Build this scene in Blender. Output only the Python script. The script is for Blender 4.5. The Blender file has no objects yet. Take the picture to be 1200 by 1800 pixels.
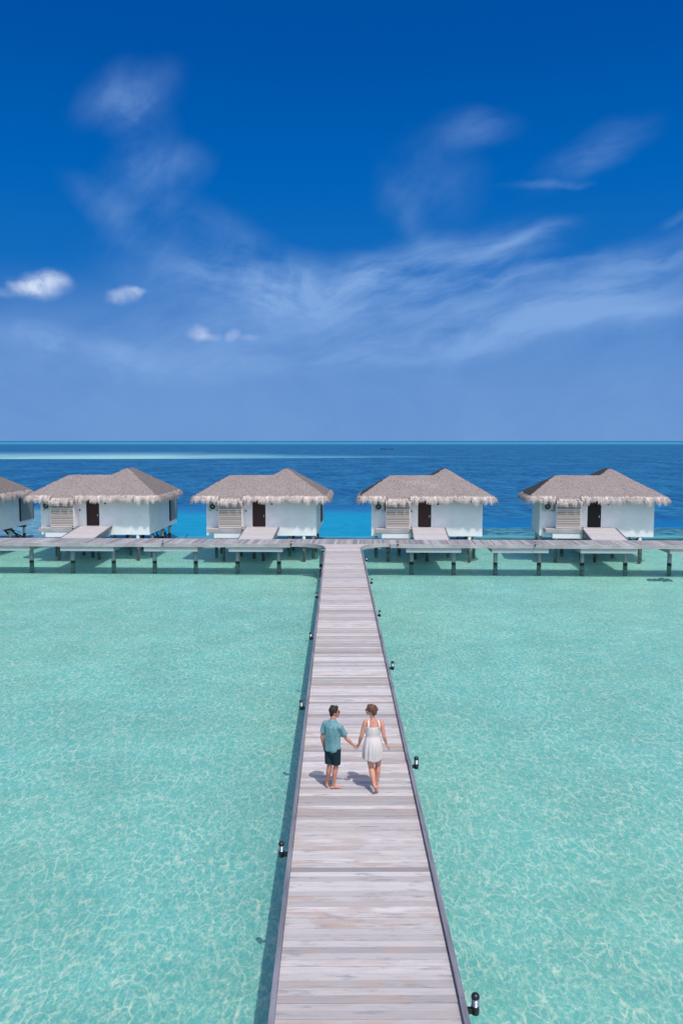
import bpy, bmesh, math, random
from mathutils import Vector, Matrix, noise
random.seed(7)
S = bpy.context.scene
C = S.collection
rad = math.radians

# ------------------------------------------------------------------ camera
cam_d = bpy.data.cameras.new("camera")
cam = bpy.data.objects.new("camera", cam_d)
C.objects.link(cam)
cam_d.sensor_fit = 'VERTICAL'; cam_d.sensor_height = 36.0; cam_d.sensor_width = 24.0
cam_d.lens = 28.0
cam_d.clip_start = 0.1; cam_d.clip_end = 200000
cam.location = (0, 0, 7.36)
cam.rotation_euler = (rad(90 - 5.10), 0, rad(-0.286))
S.camera = cam
S.view_settings.view_transform = 'Standard'
S.view_settings.look = 'None'
S.view_settings.exposure = 0.0
S.view_settings.gamma = 1.0

# ------------------------------------------------------------------ node helper
class NT:
    def __init__(s, tree): s.t = tree; s.n = tree.nodes; s.l = tree.links
    def node(s, ty, **kw):
        n = s.n.new(ty)
        for k, v in kw.items(): setattr(n, k, v)
        return n
    def put(s, sock, v):
        if isinstance(v, bpy.types.NodeSocket): s.l.new(v, sock)
        elif v is not None:
            if hasattr(sock, 'default_value'):
                try: sock.default_value = v
                except Exception:
                    sock.default_value = (*v, 1.0) if len(v) == 3 else v[:3]
    def m(s, op, a, b=None, c=None, clamp=False):
        n = s.node('ShaderNodeMath', operation=op, use_clamp=clamp)
        s.put(n.inputs[0], a)
        if b is not None: s.put(n.inputs[1], b)
        if c is not None: s.put(n.inputs[2], c)
        return n.outputs[0]
    def vm(s, op, a, b=None, out=0):
        n = s.node('ShaderNodeVectorMath', operation=op)
        s.put(n.inputs[0], a)
        if b is not None: s.put(n.inputs['Scale' if op == 'SCALE' else 1], b)
        return n.outputs[out]
    def mr(s, v, a, b, c=0.0, d=1.0, smooth=True):
        n = s.node('ShaderNodeMapRange', interpolation_type='SMOOTHSTEP' if smooth else 'LINEAR')
        for i, q in enumerate((v, a, b, c, d)): s.put(n.inputs[i], q)
        return n.outputs[0]
    def mix(s, f, a, b, blend='MIX'):
        n = s.node('ShaderNodeMix', data_type='RGBA', blend_type=blend)
        s.put(n.inputs[0], f); s.put(n.inputs[6], a); s.put(n.inputs[7], b)
        return n.outputs[2]
    def ramp(s, f, stops, interp='LINEAR'):
        n = s.node('ShaderNodeValToRGB'); cr = n.color_ramp; cr.interpolation = interp
        while len(cr.elements) < len(stops): cr.elements.new(0.5)
        for e, (p, c) in zip(cr.elements, stops):
            e.position = p; e.color = (*c, 1) if len(c) == 3 else c
        s.put(n.inputs[0], f); return n.outputs[0]
    def noise(s, vec, scale, detail=4, rough=0.5, dist=0.0, out=0):
        n = s.node('ShaderNodeTexNoise')
        s.put(n.inputs['Vector'], vec); n.inputs['Scale'].default_value = scale
        n.inputs['Detail'].default_value = detail; n.inputs['Roughness'].default_value = rough
        n.inputs['Distortion'].default_value = dist
        return n.outputs[out]
    def comb(s, x, y, z=0.0):
        n = s.node('ShaderNodeCombineXYZ')
        for i, q in enumerate((x, y, z)): s.put(n.inputs[i], q)
        return n.outputs[0]
    def sep(s, v):
        n = s.node('ShaderNodeSeparateXYZ'); s.put(n.inputs[0], v); return n.outputs
    def mapping(s, v, loc=(0,0,0), rot=(0,0,0), sc=(1,1,1), ty='POINT'):
        n = s.node('ShaderNodeMapping', vector_type=ty)
        s.put(n.inputs[0], v); n.inputs[1].default_value = loc; n.inputs[2].default_value = rot; n.inputs[3].default_value = sc
        return n.outputs[0]

# ------------------------------------------------------------------ sun + sky
SUN_EL = rad(63.0)
sx, sy = 0.424, -0.905                      # horizontal direction towards the sun (behind the camera, right)
sunv = Vector((sx*math.cos(SUN_EL), sy*math.cos(SUN_EL), math.sin(SUN_EL))).normalized()
sl = bpy.data.lights.new("sun", 'SUN'); sl.energy = 2.95; sl.angle = rad(0.53); sl.color = (1.0, 0.955, 0.90)
so = bpy.data.objects.new("sun", sl); C.objects.link(so)
so.rotation_euler = (-sunv).to_track_quat('-Z', 'Y').to_euler()
so.location = (20, -20, 60)

W = bpy.data.worlds.new("World"); S.world = W; W.use_nodes = True
w = NT(W.node_tree); w.n.clear()
D = w.node('ShaderNodeTexCoord').outputs['Generated']
dx, dy, dz = w.sep(D)
grad = w.ramp(dz, [(0.0, (.120,.275,.60)), (0.06, (.108,.265,.60)), (0.13, (.055,.205,.555)), (0.20, (.008,.152,.515)),
                   (0.30, (.0,.122,.475)), (0.42, (.0,.085,.385)), (0.6, (.0,.07,.34)), (1.0, (.01,.07,.32))])
# clouds: direction-space coordinates, x/y and z/y
ysafe = w.m('MAXIMUM', dy, 0.08)
px = w.m('DIVIDE', dx, ysafe); py = w.m('DIVIDE', dz, ysafe)
P = w.comb(px, py, 0.0)
warp = w.vm('SCALE', w.vm('SUBTRACT', w.noise(P, 5.0, 4, 0.55, out=1), (0.5,0.5,0.5)), 0.07)
PW = w.vm('ADD', P, warp)
def blob(cx, cy, rx, ry, ang, soft=0.0, vec=None):
    # pixel-like units: cx, cy and radii in tangent units
    v = w.vm('SUBTRACT', vec or PW, (cx, cy, 0))
    v = w.mapping(v, rot=(0, 0, -rad(ang)))
    v = w.vm('MULTIPLY', v, (1/rx, 1/ry, 0))
    L = w.vm('LENGTH', v, out=1)
    return w.mr(L, 1.0, soft, 0.0, 1.0)
def T(x, y): return ((x-593)/1400.0, (775-y)/1400.0)
def cb(x, y, rx, ry, ang, amp, vec=None, soft=0.0):
    a, b = T(x, y)
    return w.m('MULTIPLY', blob(a, b, rx/1400, ry/1400, ang, soft, vec), amp)
def total(lst):
    r = lst[0]
    for q in lst[1:]: r = w.m('ADD', r, q)
    return r
# fibrous textures for different streak directions
def fibre(ang, sc, lo, hi, det=7, seedz=0.0, st=4.5):
    v = w.mapping(PW, loc=(0,0,seedz), rot=(0,0,-rad(ang)))
    v = w.vm('MULTIPLY', v, (1.0, st, 1.0))
    return w.mr(w.noise(v, sc, det, 0.60, 0.12), lo, hi)
fa = fibre(14, 5.0, .30, .72, seedz=1.3)
fb = fibre(-12, 5.5, .30, .75, seedz=4.1)
fc = fibre(50, 7.0, .30, .72, seedz=7.7, st=2.2)
fs = w.mr(w.noise(PW, 9.0, 6, .6, .6), .32, .70)
right = total([cb(760,490,300,85,14,1.25), cb(650,500,120,40,10,.5), cb(900,440,170,26,20,.55), cb(1130,470,250,70,10,.75), cb(980,560,420,60,8,.5),
               cb(1150,545,200,22,8,.45), cb(620,570,700,125,2,.70), cb(1050,520,330,95,8,.5), cb(700,620,500,36,6,.5), cb(880,500,230,20,16,.6)])
left = total([cb(400,500,290,85,-14,1.0), cb(520,535,200,48,12,1.3), cb(470,500,180,60,-4,.5), cb(600,490,190,40,6,.55), cb(100,600,330,44,-8,.9), cb(420,430,120,50,-28,.45),
              cb(250,640,420,50,-2,.5)])
wis = total([cb(240,190,130,72,22,.75), cb(255,235,110,80,-70,.6), cb(280,315,120,70,10,.85), cb(290,385,130,60,-10,.55), cb(215,410,150,46,-45,.6), cb(750,330,110,110,60,.40), cb(720,400,130,40,-60,.4)])
thin = total([cb(820,245,105,46,6,.50), cb(1020,285,170,50,28,.50), cb(940,342,110,12,4,.7), cb(1190,392,60,14,15,.6)])
cl = total([w.m('MULTIPLY', right, fa), w.m('MULTIPLY', left, w.m('ADD', w.m('MULTIPLY', fb, .55), w.m('MULTIPLY', fs, .45))),
            w.m('MULTIPLY', wis, w.m('ADD', w.m('MULTIPLY', fs, .35), w.m('MULTIPLY', fc, .60))),
            w.m('MULTIPLY', thin, w.m('ADD', w.m('MULTIPLY', fs, .25), w.m('MULTIPLY', fa, .80)))])
# broad veil below elevation ~14 deg
veil = w.mr(py, .235, .10, 0.0, 1.0)
cl = w.m('ADD', cl, w.m('MULTIPLY', veil, w.m('MULTIPLY_ADD', fs, .22, .30)))
front = w.mr(dy, 0.02, 0.2, 0, 1)
cl = w.m('MULTIPLY', w.m('MULTIPLY', cl, .68), front, clamp=True)
sky = w.mix(w.m('MINIMUM', cl, .9), grad, (.225,.405,.755, 1))
# three small cumulus puffs
puffn = w.vm('SCALE', w.vm('SUBTRACT', w.noise(P, 30.0, 4, 0.5, out=1), (0.5,0.5,0.5)), 0.020)
PP = w.vm('ADD', P, puffn)
puf = total([cb(85,508,66,30,3,1.0,PP,.1), cb(66,512,48,16,0,.7,PP,.3), cb(112,500,34,16,0,.5,PP,.3), cb(20,522,50,11,0,.25,PP,.2),
             cb(228,524,40,17,2,.8,PP,.1), cb(250,520,18,9,0,.35,PP,.25), cb(354,588,26,17,0,.85,PP,.1), cb(375,593,28,9,0,.35,PP,.2), cb(412,590,15,14,0,.45,PP,.2), cb(440,596,26,8,0,.25,PP,.2)])
pufd = w.mr(w.noise(P, 60.0, 4, .6), .25, .65, .55, 1.0)
puf = w.m('MULTIPLY', w.m('MULTIPLY', w.m('MULTIPLY', puf, pufd), front), .62, clamp=True)
sky = w.mix(puf, sky, (.62,.72,.93,1))
# the bright sunward half of the sky, behind and above the camera
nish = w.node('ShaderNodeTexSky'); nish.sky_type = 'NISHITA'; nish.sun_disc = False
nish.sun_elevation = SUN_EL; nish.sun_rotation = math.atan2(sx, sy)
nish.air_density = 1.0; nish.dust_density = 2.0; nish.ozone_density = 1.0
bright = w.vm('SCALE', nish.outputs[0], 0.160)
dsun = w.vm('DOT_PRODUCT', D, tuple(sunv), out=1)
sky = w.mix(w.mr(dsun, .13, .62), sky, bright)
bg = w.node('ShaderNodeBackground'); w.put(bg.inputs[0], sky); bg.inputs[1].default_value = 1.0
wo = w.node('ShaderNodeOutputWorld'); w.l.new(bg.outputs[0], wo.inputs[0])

# ------------------------------------------------------------------ materials
def mat(name):
    m = bpy.data.materials.new(name); m.use_nodes = True
    t = NT(m.node_tree); t.n.clear()
    return m, t
def finish(t, col, rough=0.8, bump=None, bstr=0.3, bdist=0.02, spec=0.3, metallic=0.0, alpha=None, trans=None):
    p = t.node('ShaderNodeBsdfPrincipled'); o = t.node('ShaderNodeOutputMaterial')
    t.put(p.inputs['Base Color'], col); t.put(p.inputs['Roughness'], rough)
    p.inputs['Specular IOR Level'].default_value = spec
    t.put(p.inputs['Metallic'], metallic)
    if trans is not None: p.inputs['Transmission Weight'].default_value = trans
    if bump is not None:
        b = t.node('ShaderNodeBump'); b.inputs['Strength'].default_value = bstr; b.inputs['Distance'].default_value = bdist
        t.put(b.inputs['Height'], bump); t.l.new(b.outputs[0], p.inputs['Normal'])
    t.l.new(p.outputs[0], o.inputs[0]); return p
def simple(name, col, rough=0.7, var=0.12, scale=20, bstr=0.15, spec=0.3, metallic=0.0, bdist=0.01):
    m, t = mat(name)
    oc = t.node('ShaderNodeTexCoord').outputs['Object']
    n = t.noise(oc, scale, 5, 0.6)
    c = t.mix(n, tuple(q*(1-var) for q in col), tuple(min(1, q*(1+var)) for q in col))
    finish(t, c, rough, n, bstr, bdist, spec, metallic)
    return m
M = {}
# weathered deck wood; planks carry a colour attribute 'tone' (r = lightness, g = brownness, b = seed)
def deckmat(name, light, mid, brown, dark, axis):
    m, t = mat(name)
    pos = t.node('ShaderNodeNewGeometry').outputs['Position']
    a = t.node('ShaderNodeAttribute'); a.attribute_name = 'tone'
    r, g, b = t.sep(a.outputs['Color'])
    off = t.comb(t.m('MULTIPLY', b, 37.0), t.m('MULTIPLY', b, 91.0), t.m('MULTIPLY', b, 13.0))
    v = t.vm('ADD', pos, off)
    st = (1.2, 26.0, 6.0) if axis == 'x' else (26.0, 1.2, 6.0)
    grain = t.noise(t.vm('MULTIPLY', v, st), 1.6, 8, 0.65, 0.6)
    blot = t.noise(t.vm('MULTIPLY', v, (0.9, 3.0, 1) if axis == 'x' else (3.0, 0.9, 1)), 1.5, 4, 0.6)
    base = t.mix(r, mid, light)
    bf = t.m('MULTIPLY', t.mr(blot, .40, .62), t.mr(g, .10, .7, 0.12, 1.0), clamp=True)
    base = t.mix(t.m('MULTIPLY', bf, .8), base, brown)
    gf = t.mr(grain, .55, .38, 0, 1)
    dk = t.noise(t.vm('MULTIPLY', v, (1.3, 7.0, 1) if axis == 'x' else (7.0, 1.3, 1)), 1.5, 5, 0.62)
    df = t.m('MULTIPLY', t.mr(dk, .54, .70), 1.0)
    base = t.mix(t.m('MULTIPLY', gf, .24), base, dark)
    base = t.mix(t.m('MULTIPLY', df, .62), base, dark)
    # nail heads, two rows on each plank
    finish(t, base, 0.85, grain, 0.35, 0.004, 0.2)
    return m
M['deck'] = deckmat('pale weathered decking', (.60,.56,.558), (.27,.255,.268), (.42,.32,.27), (.20,.21,.245), 'x')
M['deck2'] = deckmat('grey weathered decking', (.46,.45,.475), (.19,.195,.225), (.32,.25,.21), (.12,.125,.15), 'y')
M['ramp'] = deckmat('pale ramp decking', (.54,.51,.52), (.42,.40,.41), (.46,.37,.34), (.24,.24,.26), 'x')
def kerbmat(name, c1, c2, axis):
    m, t = mat(name)
    pos = t.node('ShaderNodeTexCoord').outputs['Object']
    st = (1, 22, 22) if axis == 'x' else (22, 1, 22)
    g = t.noise(t.vm('MULTIPLY', pos, st), 1.3, 7, .65, .5)
    b = t.noise(pos, 0.7, 3)
    c = t.mix(t.mr(g, .3, .7), c1, c2)
    c = t.mix(t.mr(b, .35, .75, 0, .5), c, tuple(q*1.45 for q in c2))
    finish(t, c, .85, g, .4, .004, .2); return m
M['kerb'] = kerbmat('grey kerb timber', (.12,.125,.155), (.20,.205,.245), 'y')
M['fascia'] = kerbmat('grey fascia timber', (.26,.245,.26), (.44,.41,.415), 'x')
M['concrete'] = simple('painted concrete beam', (.40,.44,.46), .8, .15, 6)
M['wood_dark'] = simple('dark joist timber', (.06,.065,.075), .85, .3, 9)
# pole: painted above, dark tide mark, weedy below
def polemat(name, top, z0):
    m, t = mat(name)
    pos = t.node('ShaderNodeNewGeometry').outputs['Position']
    z = t.sep(pos)[2]
    n = t.noise(pos, 7.0, 5, .65)
    n2 = t.noise(pos, 3.0, 5, .7)
    zz = t.m('MULTIPLY_ADD', t.m('SUBTRACT', n, .5), .35, z)
    c = t.mix(t.mr(n2, .3, .7), tuple(q*.8 for q in top), top)
    weed = t.mix(t.mr(n, .40, .62), (.055,.05,.05,1), (.24,.22,.21,1))
    c = t.mix(t.mr(zz, z0, z0-.05), c, (.02,.022,.025,1))
    c = t.mix(t.mr(zz, z0-.17, z0-.26), c, weed)
    c = t.mix(t.mr(zz, z0-.75, z0-.95), c, (.10,.045,.035,1))
    finish(t, c, .8, n, .5, .03, .25); return m
M['pole'] = polemat('boardwalk pole concrete', (.40,.45,.48,1), -1.42)
M['hpole'] = polemat('villa pole concrete', (.66,.64,.64,1), -1.05)
M['wall'] = None
m, t = mat('white painted wall')
pos = t.node('ShaderNodeTexCoord').outputs['Object']
n = t.noise(pos, 1.2, 5, .6); n2 = t.noise(t.vm('MULTIPLY', pos, (9, 9, .8)), 1.5, 5, .6)
c = t.mix(t.mr(n, .35, .7), (.84,.84,.85,1), (.90,.90,.91,1))
c = t.mix(t.mr(n2, .56, .75, 0, .18), c, (.60,.63,.62,1))
finish(t, c, .75, n, .1, .01, .2); M['wall'] = m
# thatch
m, t = mat('weathered palm thatch')
pos = t.node('ShaderNodeTexCoord').outputs['Object']
nrm = t.node('ShaderNodeNewGeometry').outputs['Normal']
n1 = t.noise(t.vm('MULTIPLY', pos, (3.4, .7, .7)), 5.5, 8, .74, .4)
n2 = t.noise(pos, 0.8, 5, .65)
n3 = t.noise(t.vm('MULTIPLY', pos, (5, 1.2, 1.2)), 8.0, 4, .7, .5)
lay = t.m('FRACT', t.m('MULTIPLY_ADD', t.sep(pos)[2], 5.5, t.m('MULTIPLY', t.noise(pos, 3.0, 3), 1.2)))
c = t.ramp(n1, [(.30, (.120,.100,.098)), (.48, (.305,.258,.25)), (.70, (.56,.485,.465))])
c = t.mix(t.mr(n2, .35, .75, 0, .5), c, (.42,.355,.335,1))
c = t.mix(t.mr(n3, .50, .72, 0, .55), c, (.10,.085,.085,1))
c = t.mix(t.mr(lay, .88, 1.0, 0, .35), c, (.10,.085,.08,1))
slope_tone = t.node('ShaderNodeAttribute'); slope_tone.attribute_name = 'slope_tone'
c = t.mix(t.m('MULTIPLY', t.sep(slope_tone.outputs['Color'])[0], .97), c, (.030,.040,.040,1))  # red channel darkens the side and rear slopes of the roof
patch = t.sep(slope_tone.outputs['Color'])[1]
c = t.mix(t.m('MULTIPLY', patch, t.mr(n1, .42, .6)), c, (.50,.43,.40,1))
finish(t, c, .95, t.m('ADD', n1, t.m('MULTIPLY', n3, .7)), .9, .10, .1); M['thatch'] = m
m, t = mat('pale thatch ends')
pos = t.node('ShaderNodeTexCoord').outputs['Object']
a = t.node('ShaderNodeAttribute'); a.attribute_name = 'tone'
c = t.mix(t.sep(a.outputs['Color'])[0], (.36,.30,.28,1), (.78,.69,.655,1))
c = t.mix(t.mr(t.noise(pos, 1.5, 3), .45, .7, 0, .4), c, (.42,.34,.31,1))
finish(t, c, .9, None, spec=.15); M['fringe'] = m
M['door'] = simple('dark brown door', (.040,.018,.017), .55, .25, 8)
M['door_dark'] = simple('near black doorway', (.012,.010,.011), .6, .25, 8)
def slat(name, axis):
    m, t = mat(name)
    pos = t.node('ShaderNodeTexCoord').outputs['Object']
    a = t.node('ShaderNodeAttribute'); a.attribute_name = 'tone'
    g = t.noise(t.vm('MULTIPLY', pos, (1.5, 20, 20)), 2, 6, .65)
    c = t.mix(t.sep(a.outputs['Color'])[0], (.42,.35,.31,1), (.69,.635,.605,1))
    c = t.mix(t.mr(g, .55, .75, 0, .5), c, (.2,.17,.16,1))
    finish(t, c, .85, g, .3, .004, .2); return m
M['slat'] = slat('weathered slats', 'x')
M['louver'] = simple('grey green louvre', (.36,.41,.39), .7, .3, 7)
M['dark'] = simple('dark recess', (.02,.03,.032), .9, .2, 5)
M['ac'] = simple('off white casing', (.55,.57,.57), .5, .06, 5)
M['acfan'] = simple('dark fan grille', (.05,.07,.075), .6, .2, 30)
M['black'] = simple('black coated metal', (.012,.014,.015), .35, .2, 30, .05, .5)
M['lampglass'] = simple('clear ribbed lamp glass', (.50,.56,.58), .12, .1, 30, .05, .6)
M['steel'] = simple('steel louvre ring', (.75,.76,.78), .22, .05, 30, .02, .5, 1.0)
M['fix'] = simple('brown wall fitting', (.10,.055,.04), .5, .2, 20)
def skinm(name, c1, c2):
    m, t = mat(name)
    pos = t.node('ShaderNodeTexCoord').outputs['Object']
    n = t.noise(pos, 9, 4, .6)
    p = finish(t, t.mix(t.mr(n, .3, .7), c1, c2), .5, t.noise(pos, 160, 2), .08, .002, .35)
    p.inputs['Subsurface Weight'].default_value = 0.08
    p.inputs['Subsurface Radius'].default_value = (.03,.012,.006)
    return m
M['skin_m'] = skinm('man skin', (.50,.22,.15,1), (.60,.29,.205,1))  # the man's own skin tone
M['skin_w'] = skinm('fair skin', (.55,.24,.165,1), (.64,.315,.23,1))
def cloth(name, c1, c2, sc=5, stretch=(1,1,.35), bs=.5, bd=.02):
    m, t = mat(name)
    pos = t.node('ShaderNodeTexCoord').outputs['Object']
    n = t.noise(t.vm('MULTIPLY', pos, stretch), sc*2.5, 4, .5, .8)
    f = t.noise(pos, 300, 2)
    finish(t, t.mix(t.mr(n, .3, .7), c1, c2), .9, t.m('ADD', n, t.m('MULTIPLY', f, .03)), bs, bd, .15)
    return m
M['shirt'] = cloth('teal cotton', (.125,.265,.295,1), (.19,.36,.395,1))
M['shorts'] = cloth('dark navy cotton', (.010,.026,.036,1), (.018,.040,.052,1))
M['dress'] = cloth('off white cotton', (.61,.54,.535,1), (.70,.63,.625,1), 4, (1.4,1.4,.12), .55, .02)
M['hair_m'] = simple('dark brown hair', (.030,.020,.018), .6, .5, 45, .8, .3)
M['hair_w'] = simple('auburn hair', (.13,.062,.042), .5, .55, 40, .9, .35)
M['glasses'] = simple('black sunglasses', (.006,.006,.007), .2, .1, 20, .0, .6)

# ------------------------------------------------------------------ build helpers
def tag(o, label=None, cat=None, group=None, kind=None):
    if label: o['label'] = label
    if cat: o['category'] = cat
    if group: o['group'] = group
    if kind: o['kind'] = kind
    return o
def empty(name, loc=(0,0,0), rz=0.0):
    o = bpy.data.objects.new(name, None); C.objects.link(o)
    o.empty_display_size = .3; o.location = loc; o.rotation_euler = (0,0,rz); return o
def link(name, bm, m, parent=None, smooth=False, loc=None):
    me = bpy.data.meshes.new(name)
    bmesh.ops.recalc_face_normals(bm, faces=bm.faces[:])
    bm.to_mesh(me); bm.free()
    for mm in (m if isinstance(m, (list, tuple)) else [m]): me.materials.append(mm)
    if smooth:
        for p in me.polygons: p.use_smooth = True
    o = bpy.data.objects.new(name, me); C.objects.link(o)
    if parent: o.parent = parent
    if loc: o.location = loc
    return o
def box(bm, x0, x1, y0, y1, z0, z1, tone=None, mi=0, jit=0.0):
    vs = [bm.verts.new((x, y, z + (random.uniform(-jit, jit) if jit else 0))) for z in (z0, z1) for x, y in ((x0,y0),(x1,y0),(x1,y1),(x0,y1))]
    fs = []
    for q in ((3,2,1,0),(4,5,6,7),(0,1,5,4),(1,2,6,5),(2,3,7,6),(3,0,4,7)):
        f = bm.faces.new([vs[i] for i in q]); f.material_index = mi; fs.append(f)
    if tone is not None:
        L = bm.loops.layers.float_color.get('tone') or bm.loops.layers.float_color.new('tone')
        for f in fs:
            for l in f.loops: l[L] = (*tone, 1)
    return fs
def bar(bm, p0, p1, hw, hh, up=(0,0,1), mi=0):
    p0, p1 = Vector(p0), Vector(p1); d = (p1-p0).normalized()
    s = d.cross(Vector(up)).normalized(); u = s.cross(d)
    vs = [bm.verts.new(p + s*a*hw + u*b*hh) for p in (p0, p1) for a, b in ((-1,-1),(1,-1),(1,1),(-1,1))]
    for q in ((0,1,2,3),(7,6,5,4),(0,4,5,1),(1,5,6,2),(2,6,7,3),(3,7,4,0)):
        bm.faces.new([vs[i] for i in q]).material_index = mi
def lathe(bm, prof, c=(0,0,0), seg=24, mi=0, caps=True):
    rings = []
    for r, z in prof:
        rings.append([bm.verts.new((c[0]+r*math.cos(2*math.pi*i/seg), c[1]+r*math.sin(2*math.pi*i/seg), c[2]+z)) for i in range(seg)])
    for a, b in zip(rings, rings[1:]):
        for i in range(seg):
            bm.faces.new((a[i], a[(i+1)%seg], b[(i+1)%seg], b[i])).material_index = mi
    if caps:
        bm.faces.new(rings[0][::-1]).material_index = mi; bm.faces.new(rings[-1]).material_index = mi
def copy_tree(o, parent=None):
    c = o.copy(); C.objects.link(c); c.parent = parent
    for ch in list(o.children): copy_tree(ch, c)
    return c
def bevel(o, wd, seg=2):
    b = o.modifiers.new('bevel', 'BEVEL'); b.width = wd; b.segments = seg; b.limit_method = 'ANGLE'; return o

# ------------------------------------------------------------------ seabed and water
ZW, ZB = -1.55, -2.40
bm = bmesh.new()
nx, ny = 60, 60
vs = [[None]*(ny+1) for _ in range(nx+1)]
for i in range(nx+1):
    for j in range(ny+1):
        x = -120 + 240*i/nx; y = -40 + 160*j/ny
        vs[i][j] = bm.verts.new((x, y, ZB + 0.05*noise.noise(Vector((x*.12, y*.12, 3)))))
for i in range(nx):
    for j in range(ny): bm.faces.new((vs[i][j], vs[i+1][j], vs[i+1][j+1], vs[i][j+1]))
m, t = mat('pale lagoon sand')
pos = t.node('ShaderNodeNewGeometry').outputs['Position']
n = t.noise(pos, .35, 5, .6); n2 = t.noise(pos, 2.2, 6, .65); n3 = t.noise(pos, .09, 3)
c = t.mix(t.mr(n, .3, .7), (.72,.69,.585,1), (.84,.81,.70,1))
c = t.mix(t.mr(n3, .35, .7, 0, .30), c, (.56,.60,.58,1))
spots = t.m('MULTIPLY', t.mr(n2, .66, .76), t.mr(n, .50, .62))
c = t.mix(t.m('MULTIPLY', spots, .65), c, (.22,.24,.18,1))
finish(t, c, .95, n2, .5, .1, .1)
tag(link('seabed', bm, m, smooth=True), kind='structure')

bm = bmesh.new()
ys = [-60, -20, 0, 20, 40, 60, 80, 120, 200, 400, 1000, 3000, 9000, 60000]
xs = [-60000, -8000, -1500, -400, -120, -40, 0, 40, 120, 400, 1500, 8000, 60000]
gv = [[bm.verts.new((x, y, ZW)) for y in ys] for x in xs]
for i in range(len(xs)-1):
    for j in range(len(ys)-1): bm.faces.new((gv[i][j], gv[i+1][j], gv[i+1][j+1], gv[i][j+1]))
m, t = mat('lagoon and sea water')
pos = t.node('ShaderNodeNewGeometry').outputs['Position']
X, Y, Z = t.sep(pos)
XY = t.comb(X, Y, 0.0)
# caustic light lines painted into the transmitted tint as a ripple network
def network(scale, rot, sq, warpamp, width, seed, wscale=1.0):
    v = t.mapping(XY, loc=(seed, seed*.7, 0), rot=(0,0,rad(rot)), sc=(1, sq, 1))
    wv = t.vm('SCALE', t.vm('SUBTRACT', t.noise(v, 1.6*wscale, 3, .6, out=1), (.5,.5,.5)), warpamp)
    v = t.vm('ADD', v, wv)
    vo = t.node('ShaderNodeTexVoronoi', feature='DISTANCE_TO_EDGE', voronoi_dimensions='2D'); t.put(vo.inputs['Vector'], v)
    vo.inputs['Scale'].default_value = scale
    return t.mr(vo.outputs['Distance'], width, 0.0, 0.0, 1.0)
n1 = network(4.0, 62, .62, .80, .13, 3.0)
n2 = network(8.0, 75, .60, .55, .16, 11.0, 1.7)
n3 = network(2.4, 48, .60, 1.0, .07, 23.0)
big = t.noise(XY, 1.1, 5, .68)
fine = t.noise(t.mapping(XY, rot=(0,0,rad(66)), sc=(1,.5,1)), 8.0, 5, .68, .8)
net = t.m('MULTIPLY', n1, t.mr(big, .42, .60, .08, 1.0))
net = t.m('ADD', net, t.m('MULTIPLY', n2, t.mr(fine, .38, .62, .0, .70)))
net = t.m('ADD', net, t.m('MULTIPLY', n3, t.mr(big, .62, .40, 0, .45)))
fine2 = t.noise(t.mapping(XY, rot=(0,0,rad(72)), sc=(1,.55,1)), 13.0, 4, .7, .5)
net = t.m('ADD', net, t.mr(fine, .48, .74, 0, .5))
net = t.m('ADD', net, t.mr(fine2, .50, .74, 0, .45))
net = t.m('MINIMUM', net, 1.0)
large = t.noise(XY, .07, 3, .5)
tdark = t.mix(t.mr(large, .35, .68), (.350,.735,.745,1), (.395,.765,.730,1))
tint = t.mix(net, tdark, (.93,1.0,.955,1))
# open sea and reef zones beyond the lagoon, by position
wn = t.noise(t.mapping(XY, sc=(1,1,1)), .10, 4, .6)
Yw = t.m('ADD', Y, t.m('MULTIPLY_ADD', wn, 10.0, -5.0))
Yb = t.m('ADD', Y, t.m('MULTIPLY_ADD', t.noise(XY, .35, 4, .6), 3.0, -1.5))
u = t.m('DIVIDE', 70.0, t.m('MAXIMUM', Yw, 10.0))
ub = t.m('DIVIDE', 70.0, t.m('MAXIMUM', Yb, 10.0))
wave = t.noise(t.mapping(XY, sc=(.55,.42,1)), .9, 6, .66, .5)
wave2 = t.noise(t.mapping(XY, sc=(.10,.05,1)), .8, 6, .7)
wv = t.m('ADD', t.mr(wave, .40, .62, 0, .62), t.mr(wave2, .40, .62, 0, .45), None, True)
deep = t.mix(wv, (.0,.056,.185,1), (.018,.165,.320,1))
turq = t.mix(t.mr(wave, .35, .65), (.0,.24,.42,1), (.005,.275,.455,1))
zA = t.mix(t.mr(u, .60, .70), deep, (.012,.145,.35,1))
zA = t.mix(t.mr(u, .67, .735), zA, turq)
zA = t.mix(t.mr(ub, .935, .955), zA, (.07,.34,.50,1))
reefn = t.mr(t.noise(XY, .8, 5, .7), .40, .60)
reef = t.mix(reefn, (.02,.10,.165,1), (.08,.27,.32,1))
zB = t.mix(t.mr(u, .72, .84), deep, (.0,.135,.34,1))
zB = t.mix(t.mr(ub, .845, .875), zB, reef)
zB = t.mix(t.mr(ub, .925, .95), zB, (.09,.36,.38,1))
zC = t.mix(t.mr(u, .64, .70), deep, t.mix(reefn, (.075,.20,.31,1), (.15,.34,.40,1)))
col = t.mix(t.mr(t.m('ADD', X, t.m('MULTIPLY_ADD', wn, 6, -3)), 6.0, 13.0), zA, zB)
col = t.mix(t.mr(t.m('ADD', X, t.m('MULTIPLY_ADD', wn, 8, -4)), -24.0, -27.0), col, zC)
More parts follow.
